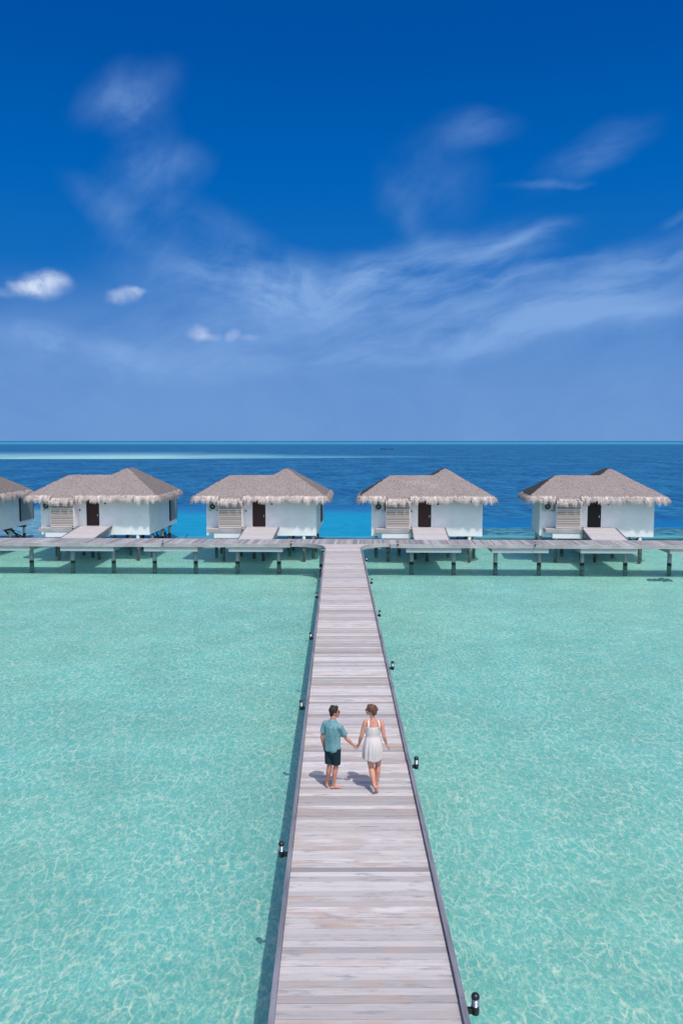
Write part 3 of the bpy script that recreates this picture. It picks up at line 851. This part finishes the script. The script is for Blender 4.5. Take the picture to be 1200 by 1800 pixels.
# ------------------------------------------------------------------ far boat, leaning post, coral patch
boat = empty('boat', (52.0, 840.0, ZW), rad(4))
tag(boat, 'low dark boat tiny on the open sea near the horizon', 'boat')
bm = bmesh.new(); secs = []
for k in range(13):
    q = k/12*2-1; hw = 1.25*(1-abs(q)**2.6)+.05; sh = .45 + .9*abs(q)**3.2
    secs.append([bm.verts.new((q*6.8, hw*c_, z)) for c_, z in ((-1,sh),(-.75,.0),(0,-.35),(.75,0),(1,sh))])
for a, b_ in zip(secs, secs[1:]):
    for i in range(4): bm.faces.new((a[i], a[i+1], b_[i+1], b_[i]))
    bm.faces.new((a[4], a[0], b_[0], b_[4]))
link('hull', bm, M['wood_dark'], boat)
bm = bmesh.new(); box(bm, -1.9, -1.7, -.1, .1, .3, 2.3); lathe(bm, [(.22,.3),(.25,.9),(.18,1.5),(.12,1.9)], (-2.6,0,.2), 10); link('mast', bm, M['fix'], boat)

mp = empty('mooring_post', (-11.45, 59.868, 0)); tag(mp, 'short leaning blue post behind the boardwalk between two villas', 'post')
bm = bmesh.new(); bar(bm, (0,0,-.30), (0,0,.05), .03, .03); link('post', bm, M['pole'], mp)
bm = bmesh.new(); bar(bm, (-.08,0,.05), (.18,0,.34), .035, .035); link('cleat', bm, simple('blue painted metal', (.02,.12,.28), .5), mp)

bm = bmesh.new()
for k in range(130):
    a_ = random.random(); cx = (a_-.5)*1.6; wid = .50*(.35+.65*a_)
    cy = random.gauss(0, .40)*wid*1.6; rr_ = random.uniform(.04,.11)
    n_ = 7; base = Vector((cx, cy, 0)); tops = []
    h = random.uniform(.03,.12)
    ring = [bm.verts.new(base + Vector((rr_*math.cos(i*2*math.pi/n_)*random.uniform(.6,1.2), rr_*math.sin(i*2*math.pi/n_)*random.uniform(.6,1.2), 0))) for i in range(n_)]
    tp = bm.verts.new(base + Vector((0,0,h)))
    for i in range(n_): bm.faces.new((ring[i], ring[(i+1)%n_], tp))
o = link('coral_patch', bm, simple('dark coral rubble', (.16,.16,.15), .9, .4, 6))
o.location = (22.5, 55.1, ZB+.03); tag(o, 'dark ragged coral patch on the seabed below the right end of the boardwalk', 'coral')

# ------------------------------------------------------------------ people
def frame(d, ref):
    d = d.normalized(); s = ref - d*ref.dot(d)
    if s.length < 1e-4: s = Vector((1,0,0)) - d*d.x
    s.normalize(); return s, d.cross(s)
def tube(bm, pts, rads, ref=Vector((1,0,0)), seg=14, cap=True, rip=None):
    """rads: r or (rs, rt) per point; rs along ref-side, rt across"""
    pts = [Vector(p) for p in pts]; rings = []; n = len(pts)
    R = [(q, q) if not isinstance(q, tuple) else q for q in rads]
    def ring(c, d, a, b_, i):
        s, t_ = frame(d, ref)
        out = []
        for k in range(seg):
            an = 2*math.pi*k/seg; f_ = 1 + (rip(i, an) if rip else 0)
            out.append(bm.verts.new(c + s*a*math.cos(an)*f_ + t_*b_*math.sin(an)*f_))
        return out
    for i, p in enumerate(pts):
        d = pts[min(n-1, i+1)] - pts[max(0, i-1)]
        if i == 0 and cap:
            dd = d.normalized(); m_ = min(R[0])
            rings.append(ring(p - dd*m_*.8, d, R[0][0]*.45, R[0][1]*.45, i)); rings.append(ring(p - dd*m_*.45, d, R[0][0]*.82, R[0][1]*.82, i))
        rings.append(ring(p, d, *R[i], i))
        if i == n-1 and cap:
            dd = d.normalized(); m_ = min(R[-1])
            rings.append(ring(p + dd*m_*.45, d, R[-1][0]*.82, R[-1][1]*.82, i)); rings.append(ring(p + dd*m_*.8, d, R[-1][0]*.45, R[-1][1]*.45, i))
    for a, b_ in zip(rings, rings[1:]):
        for k in range(seg): bm.faces.new((a[k], a[(k+1)%seg], b_[(k+1)%seg], b_[k]))
    bm.faces.new(rings[0][::-1]); bm.faces.new(rings[-1])
def ell(bm, c, r, rot=None, seg=16, rg=10):
    c = Vector(c); rot = rot or Matrix.Identity(3)
    rings = []
    for i in range(1, rg):
        th = math.pi*i/rg
        rings.append([bm.verts.new(c + rot @ Vector((r[0]*math.sin(th)*math.cos(2*math.pi*k/seg), r[1]*math.sin(th)*math.sin(2*math.pi*k/seg), r[2]*math.cos(th)))) for k in range(seg)])
    t_ = bm.verts.new(c + rot @ Vector((0,0,r[2]))); b_ = bm.verts.new(c + rot @ Vector((0,0,-r[2])))
    for k in range(seg):
        bm.faces.new((t_, rings[0][k], rings[0][(k+1)%seg])); bm.faces.new((b_, rings[-1][(k+1)%seg], rings[-1][k]))
    for a, q in zip(rings, rings[1:]):
        for k in range(seg): bm.faces.new((a[k], q[k], q[(k+1)%seg], a[(k+1)%seg]))
def hand(bm, wrist, d, n, th, L=.185, curl=35, spread=5, wr=.026):
    """d fingers direction, n palm normal (fingers curl towards it), th side the thumb leaves"""
    d = Vector(d).normalized(); n = Vector(n); n = (n - d*n.dot(d)).normalized()
    th = Vector(th); th = (th - d*th.dot(d) - n*th.dot(n)).normalized()
    W = Vector(wrist); pl = L*.50; pw = L*.21
    tube(bm, [W - d*.02, W + d*pl*.35, W + d*pl*.8, W + d*pl], [(wr,.020),(pw*.95,.017),(pw*1.12,.015),(pw*1.05,.013)], th, 12)
    for k, (off, ln) in enumerate(((.78,.92),(.26,1.0),(-.26,.94),(-.78,.76))):
        b0 = W + d*pl*.92 + th*off*pw*1.05
        seg = L*.50*ln; dirv = d; p = b0; pts = [p]
        for j, fr_ in enumerate((.45,.30,.25)):
            ax = dirv.cross(n).normalized()
            dirv = Matrix.Rotation(rad(curl*(1.0 if j == 0 else 1.15) + k*3), 3, ax) @ dirv
            p = p + dirv*seg*fr_; pts.append(p)
        tube(bm, pts, [.0095,.009,.0082,.0068], n, 8)
    b0 = W + d*pl*.30 + th*pw*.8
    td = (d*.72 + th*.62 + n*.35).normalized(); p1 = b0 + td*L*.20; td2 = (d*.85 + th*.12 + n*.45).normalized()
    tube(bm, [b0, p1, p1 + td2*L*.15, p1 + td2*L*.26], [.014,.0115,.0105,.0085], n, 8)
def remesh(o, vox, sm=4, fac=.5):
    r_ = o.modifiers.new('remesh', 'REMESH'); r_.mode = 'VOXEL'; r_.voxel_size = vox; r_.use_smooth_shade = True
    s_ = o.modifiers.new('smooth', 'SMOOTH'); s_.iterations = sm; s_.factor = fac
def YR(yaw): # clockwise yaw (towards +x), returns (right, forward)
    a = rad(yaw); return Vector((math.cos(a), -math.sin(a), 0)), Vector((math.sin(a), math.cos(a), 0))
def foot(bm, ank, d, heel_z, flat=True, L=.25):
    d = Vector(d).normalized(); A = Vector(ank); s = Vector((0,0,1)).cross(d).normalized()*-1
    if flat:
        H = Vector((A.x, A.y, .035)) - d*.045
        pts = [H, H + d*L*.30 + Vector((0,0,.012)), H + d*L*.62, H + d*L*.86]
        pts[2].z = .026; pts[3].z = .018
        tube(bm, pts, [(.032,.034),(.034,.040),(.044,.024),(.040,.016)], s, 12)
        tube(bm, [A + Vector((0,0,.03)), A - Vector((0,0,.03)), Vector((A.x,A.y,.04)) + d*.04], [.036,.038,.034], s, 12)
        base = H + d*L*.80
        for k, (o_, r_, l_) in enumerate(((-.030,.014,.055),(-.010,.0095,.05),(.006,.009,.043),(.021,.0085,.035),(.034,.008,.025))):
            q = base + s*o_*1.0; q.z = .014
            tube(bm, [q, q + d*l_], [r_, r_*.85], s, 8)
    return
def head(bm, c, yaw, pitch=0, sc=1.0, female=False):
    r, f = YR(yaw); c = Vector(c); up = Vector((0,0,1))
    if pitch: q = Matrix.Rotation(rad(-pitch), 3, r); f = q @ f; up = q @ up
    R = Matrix((r, f, up)).transposed()
    def P(a, b_, z): return c + R @ (Vector((a, b_, z))*sc)
    ell(bm, P(0,-.012,.035), (.074*sc,.094*sc,.088*sc), R)          # cranium
    ell(bm, P(0,.030,-.030), (.060*sc,.062*sc,.080*sc), R)          # face
    tube(bm, [P(0,.050,-.040), P(0,.068,-.088)], [(.042*sc,.030*sc),(.024*sc,.018*sc)], r, 12)   # jaw / chin
    tube(bm, [P(0,.086,.018), P(0,.108,-.018), P(0,.090,-.030)], [.010*sc,.014*sc,.010*sc], r, 8) # nose
    tube(bm, [P(-.036,.078,.030), P(0,.088,.032), P(.036,.078,.030)], [.010*sc,.012*sc,.010*sc], up, 8) # brow
    for zz, rr in ((-.052,.0065),(-.062,.0075)):
        tube(bm, [P(-.022,.080,zz), P(0,.091,zz), P(.022,.080,zz)], [rr*.6*sc, rr*sc, rr*.6*sc], up, 8) # lips
    for sd in (-1, 1):
        ell(bm, P(sd*.074,-.008,-.008), (.009*sc,.020*sc,.031*sc), R, 10, 6)   # ears
        ell(bm, P(sd*.040,.066,-.018), (.016*sc,.014*sc,.016*sc), R, 8, 6)     # cheeks
    return R, P, f, up

# ---- man
HX, HY = -0.105, 16.37
man = empty('person', (HX, HY, 0)); man.scale = (.975,.975,.975); tag(man, 'man in teal t-shirt and dark shorts standing barefoot on the jetty holding hands', 'person')
off = Vector((HX, HY, 0))
def Lc(x, y, z): return Vector((x, y, z)) - off
r, f = YR(34)
bm = bmesh.new()
pel = Lc(-.105, 16.37, 0)
def tp(rr_, ff, z, base=pel, R_=None, F_=None): return base + (R_ or r)*rr_ + (F_ or f)*ff + Vector((0,0,z))
tube(bm, [tp(0,-.01,.86), tp(0,-.005,.94), tp(0,.005,1.05), tp(0,.0,1.18), tp(0,-.005,1.32), tp(0,-.005,1.39), tp(0,0,1.455), tp(0,.01,1.50)],
     [(.150,.105),(.165,.118),(.148,.104),(.155,.105),(.178,.118),(.172,.106),(.098,.068),(.066,.060)], r, 24)
tube(bm, [tp(0,.0,1.46), tp(.01,.012,1.54), tp(.015,.02,1.60)], [.075,.060,.058], r, 14)
RS = tp(.180,.0,1.410); LS = tp(-.180,.0,1.410)
RE = Lc(.185,16.34,1.135); RWr = Lc(.340,16.38,.965)
LE = Lc(-.335,16.45,1.135); LWr = Lc(-.300,16.50,.885)
for s_, e_, w_ in ((RS,RE,RWr),(LS,LE,LWr)):
    tube(bm, [s_.lerp(e_,.0), s_.lerp(e_,.15), s_.lerp(e_,.5), s_.lerp(e_,.85), e_, e_.lerp(w_,.2), e_.lerp(w_,.5), e_.lerp(w_,.85), w_],
         [.050,.054,.050,.042,.040,.044,.038,.028,.026], f, 14)
hand(bm, RWr, (.50,.10,-.86), (.75,.1,.50), (-.2,.95,.1), .18, 40)
hand(bm, LWr, (.10,.25,-.95), (.9,-.2,.1), (.2,.95,.2), .185, 22)
legs_m = [(tp(-.088,0,.90), Lc(-.172,16.36,.50), Lc(-.232,16.435,.085), (-.12,.98,0)),
          (tp(.088,0,.90), Lc(-.035,16.325,.50), Lc(-.085,16.33,.085), (.96,.28,0))]
for h_, k_, a_, fd in legs_m:
    kb = k_ ; cal = k_.lerp(a_,.30) - Vector((fd[0],fd[1],0))*.012
    tube(bm, [h_, h_.lerp(k_,.35), h_.lerp(k_,.75), kb, cal, k_.lerp(a_,.65), a_ + Vector((0,0,.03)), a_ - Vector((0,0,.02))],
         [.092,.088,.066,.057,.060,.044,.033,.035], r, 16)
    foot(bm, a_, fd, 0)
hc = Lc(-.060, 16.395, 1.690)
R_, HP, hf, hu = head(bm, hc, 82, -4, 1.05)
o = link('body', bm, M['skin_m'], man, True); remesh(o, .0055, 5)
# hair
def blobs(bm, P, lst, R, sc):
    for c_, r_ in lst: ell(bm, P(*c_), tuple(q*sc for q in r_), R, 16, 10)
bm = bmesh.new()
blobs(bm, HP, [((0,-.022,.052),(.084,.100,.086)), ((0,-.062,.0),(.072,.050,.072)), ((0,-.078,-.045),(.050,.028,.045)), ((0,.038,.100),(.056,.044,.034)), ((.070,.004,.030),(.014,.030,.034)), ((-.070,.004,.030),(.014,.030,.034)),((.03,.062,.112),(.022,.02,.018)),((-.02,-.04,.13),(.04,.05,.016))], R_, 1.05)
o = link('hair', bm, M['hair_m'], man, True); remesh(o, .007, 2)
dm = o.modifiers.new('tousle', 'DISPLACE'); tx = bpy.data.textures.new('hair_tousle', 'CLOUDS'); tx.noise_scale = .025; dm.texture = tx; dm.strength = .018; dm.texture_coords = 'LOCAL'
def glasses(P, parent, sc):
    bm = bmesh.new()
    for sd in (-1, 1):
        ell(bm, P(sd*.033,.093,.006), (.027*sc,.008*sc,.021*sc), R_cur, 12, 8)
        tube(bm, [P(sd*.060,.088,.012), P(sd*.078,.040,.010), P(sd*.081,-.010,.008)], [.0045*sc,.0045*sc,.004*sc], Vector((0,0,1)), 6)
    tube(bm, [P(-.012,.100,.012), P(.012,.100,.012)], [.004*sc,.004*sc], Vector((0,0,1)), 6)
    return link('sunglasses', bm, M['glasses'], parent, True)
R_cur = R_; glasses(HP, man, 1.05)
# t-shirt
bm = bmesh.new()
def ripm(i, an): return .025*math.sin(an*5 + i*.25) * (1 if i < 4 else .3) + .012*math.sin(an*9+i*.4)
tube(bm, [tp(.0,-.012,.875), tp(0,-.010,.95), tp(0,-.005,1.05), tp(0,-.005,1.18), tp(0,-.006,1.30), tp(0,-.006,1.385), tp(0,0,1.445), tp(0,.005,1.492)],
     [(.186,.142),(.188,.142),(.184,.138),(.184,.137),(.200,.142),(.205,.136),(.170,.114),(.100,.086)], r, 30, True, ripm)
for s_ in (RS, LS): ell(bm, s_ + Vector((0,0,-.005)), (.080,.086,.074))
for s_, e_ in ((RS,RE),(LS,LE)):
    tube(bm, [s_.lerp(e_,.0), s_.lerp(e_,.15), s_.lerp(e_,.45), s_.lerp(e_,.72)], [.074,.078,.076,.080], f, 16, False, lambda i, an: .05*math.sin(an*3+i))
o = link('t_shirt', bm, M['shirt'], man, True); remesh(o, .008, 8)
dm = o.modifiers.new('folds', 'DISPLACE'); tx = bpy.data.textures.new('cloth_folds', 'CLOUDS'); tx.noise_scale = .13; dm.texture = tx; dm.strength = .012; dm.mid_level = .5; dm.texture_coords = 'LOCAL'
# shorts
bm = bmesh.new()
tube(bm, [tp(0,-.005,.80), tp(0,-.008,.88), tp(0,-.005,.97)], [(.185,.135),(.185,.142),(.172,.128)], r, 24)
for (h_, k_, a_, fd) in legs_m:
    tube(bm, [h_.lerp(k_,-.05), h_.lerp(k_,.3), h_.lerp(k_,.62), h_.lerp(k_,.86)], [(.108,.115),(.110,.112),(.104,.104),(.100,.100)], r, 18, False, lambda i, an: .035*math.sin(an*4+i*1.2))
o = link('shorts', bm, M['shorts'], man, True); remesh(o, .008, 3)

# ---- woman
WX, WY = 0.75, 16.30
wom = empty('person', (WX, WY, 0)); wom.scale = (1.015,1.015,1.015); tag(wom, 'woman in short white sleeveless dress with pinned up auburn hair walking barefoot on the jetty', 'person')
off = Vector((WX, WY, 0))
r, f = YR(-6)
pel = Lc(.740, 16.30, 0)
bm = bmesh.new()
tube(bm, [tp(0,0,.84), tp(0,-.01,.93), tp(0,.0,1.04), tp(0,.005,1.15), tp(0,.0,1.28), tp(0,-.002,1.38), tp(0,-.002,1.455), tp(0,0,1.50)],
     [(.160,.115),(.172,.125),(.140,.100),(.122,.088),(.142,.100),(.160,.092),(.125,.068),(.058,.050)], r, 24)
tube(bm, [tp(-.0,0,1.47), tp(-.015,.012,1.53), tp(-.03,.02,1.60)], [.052,.044,.044], r, 14)
LS = tp(-.168,0,1.425); RS = tp(.168,0,1.425)
LE = Lc(.500,16.27,1.150); LWr = Lc(.452,16.36,.930)
RE = Lc(.972,16.27,1.160); RWr = Lc(1.030,16.33,.955)
for s_, e_, w_ in ((RS,RE,RWr),(LS,LE,LWr)):
    tube(bm, [s_.lerp(e_,-.12), s_.lerp(e_,.12), s_.lerp(e_,.5), s_.lerp(e_,.85), e_, e_.lerp(w_,.2), e_.lerp(w_,.5), e_.lerp(w_,.85), w_],
         [.050,.056,.049,.041,.040,.041,.035,.026,.024], f, 14)
hand(bm, LWr, (-.45,.22,-.86), (-.60,.0,-.1), (.1,.95,.3), .165, 35, wr=.022)
hand(bm, RWr, (.62,.15,-.75), (-.55,-.1,-.8), (.0,.95,.1), .165, 22, wr=.022)
hips = (tp(-.082,0,.88), tp(.082,0,.88))
legs_w = [(hips[0], Lc(.712,16.30,.48), Lc(.765,16.06,.185)), (hips[1], Lc(.855,16.38,.49), Lc(.822,16.36,.085))]
for i, (h_, k_, a_) in enumerate(legs_w):
    cal = k_.lerp(a_,.30) + Vector((0,-.014,0))
    tube(bm, [h_, h_.lerp(k_,.35), h_.lerp(k_,.75), k_, cal, k_.lerp(a_,.65), k_.lerp(a_,.92), a_],
         [.094,.090,.072,.061,.063,.047,.035,.034], r, 16)
foot(bm, legs_w[1][2], (.05,1,0), 0, L=.235)
# trailing foot: on its toes, heel raised, sole turned to the camera
A = legs_w[0][2]; Hh = A + Vector((.012,-.045,-.005)); ball = Lc(.812,16.115,.034)
sd = Vector((1,.0,.15)).normalized()
tube(bm, [Hh, Hh.lerp(ball,.35) + Vector((0,.012,0)), Hh.lerp(ball,.7), ball], [(.030,.030),(.032,.034),(.038,.026),(.042,.020)], sd, 12)
tube(bm, [A + Vector((0,.01,.02)), A, Hh.lerp(ball,.35) + Vector((0,.03,0))], [.032,.034,.030], sd, 12)
for k, (o_, r_, l_) in enumerate(((-.028,.013,.055),(-.010,.009,.05),(.006,.0085,.045),(.020,.008,.038),(.033,.0075,.03))):
    q = ball + sd*o_; q.z = .016
    tube(bm, [q + Vector((0,-.01,.008)), q + Vector((.008, l_, 0))], [r_, r_*.85], sd, 8)
hc = Lc(.690, 16.315, 1.690)
R_, HP, hf, hu = head(bm, hc, -72, -6, .98, True)
o = link('body', bm, M['skin_w'], wom, True); remesh(o, .0055, 5)
bm = bmesh.new()
blobs(bm, HP, [((0,-.018,.050),(.086,.100,.086)), ((0,.030,.095),(.058,.050,.030)), ((0,-.080,.010),(.068,.050,.070)), ((0,-.105,-.025),(.052,.040,.060)), ((.01,-.125,.045),(.045,.036,.045)),
               ((.074,-.010,.010),(.014,.044,.036)), ((-.074,-.010,.010),(.014,.044,.036)), ((0,-.085,-.070),(.040,.028,.032)), ((0,-.075,.100),(.05,.05,.03))], R_, 1.0)
o = link('hair', bm, M['hair_w'], wom, True); remesh(o, .006, 2)
dm = o.modifiers.new('tousle', 'DISPLACE'); tx2 = bpy.data.textures.new('hair_strands', 'CLOUDS'); tx2.noise_scale = .02; dm.texture = tx2; dm.strength = .020; dm.texture_coords = 'LOCAL'
R_cur = R_; glasses(HP, wom, .98)
# dress: fitted bodice, gathered skirt, two straps
bm = bmesh.new()
def ripd(i, an):
    a = [0,0,0,0,0,.004,.010,.03,.045,.055,.06,.06][min(i,11)]
    return a*(math.sin(an*9 + .6*math.sin(an*3)) + .5*math.sin(an*16+i*.3))
zs = [1.385,1.36,1.30,1.24,1.18,1.145,1.12,1.04,.94,.84,.74,.655]
ra = [(.166,.102),(.168,.108),(.165,.114),(.156,.110),(.147,.104),(.144,.102),(.154,.116),(.180,.142),(.198,.164),(.206,.168),(.202,.160),(.200,.160)]
seg = 96; rings = []
for i, z in enumerate(zs):
    ring = []
    for k in range(seg):
        an = 2*math.pi*k/seg; ff_ = 1 + ripd(i, an)
        zz = z
        if i == 11: zz += .022*math.sin(an*2+1.0) + .012*math.sin(an*9)
        if i == 0: zz += -.02*abs(math.sin(an))
        sh = Vector((-.020*max(0,(1.1-z)),.01*max(0,(1.1-z)),0))
        ring.append(bm.verts.new(pel + r*ra[i][0]*math.cos(an)*ff_ + f*(ra[i][1]*math.sin(an)*ff_) + Vector((0,0,zz)) + sh))
    rings.append(ring)
for a, b_ in zip(rings, rings[1:]):
    for k in range(seg): bm.faces.new((a[k], a[(k+1)%seg], b_[(k+1)%seg], b_[k]))
o = link('dress', bm, M['dress'], wom, True)
sd_ = o.modifiers.new('cloth', 'SOLIDIFY'); sd_.thickness = .004; sb = o.modifiers.new('sub', 'SUBSURF'); sb.levels = 1; sb.render_levels = 1
for sgn in (-1, 1):
    bm = bmesh.new()
    q = [tp(sgn*.112,-.094,1.345), tp(sgn*.112,-.090,1.41), tp(sgn*.106,-.062,1.462), tp(sgn*.100,-.012,1.490), tp(sgn*.100,.045,1.468), tp(sgn*.105,.090,1.40), tp(sgn*.108,.098,1.35)]
    tube(bm, q, [(.021,.006)]*7, r, 10)
    link('strap', bm, M['dress'], o, True)
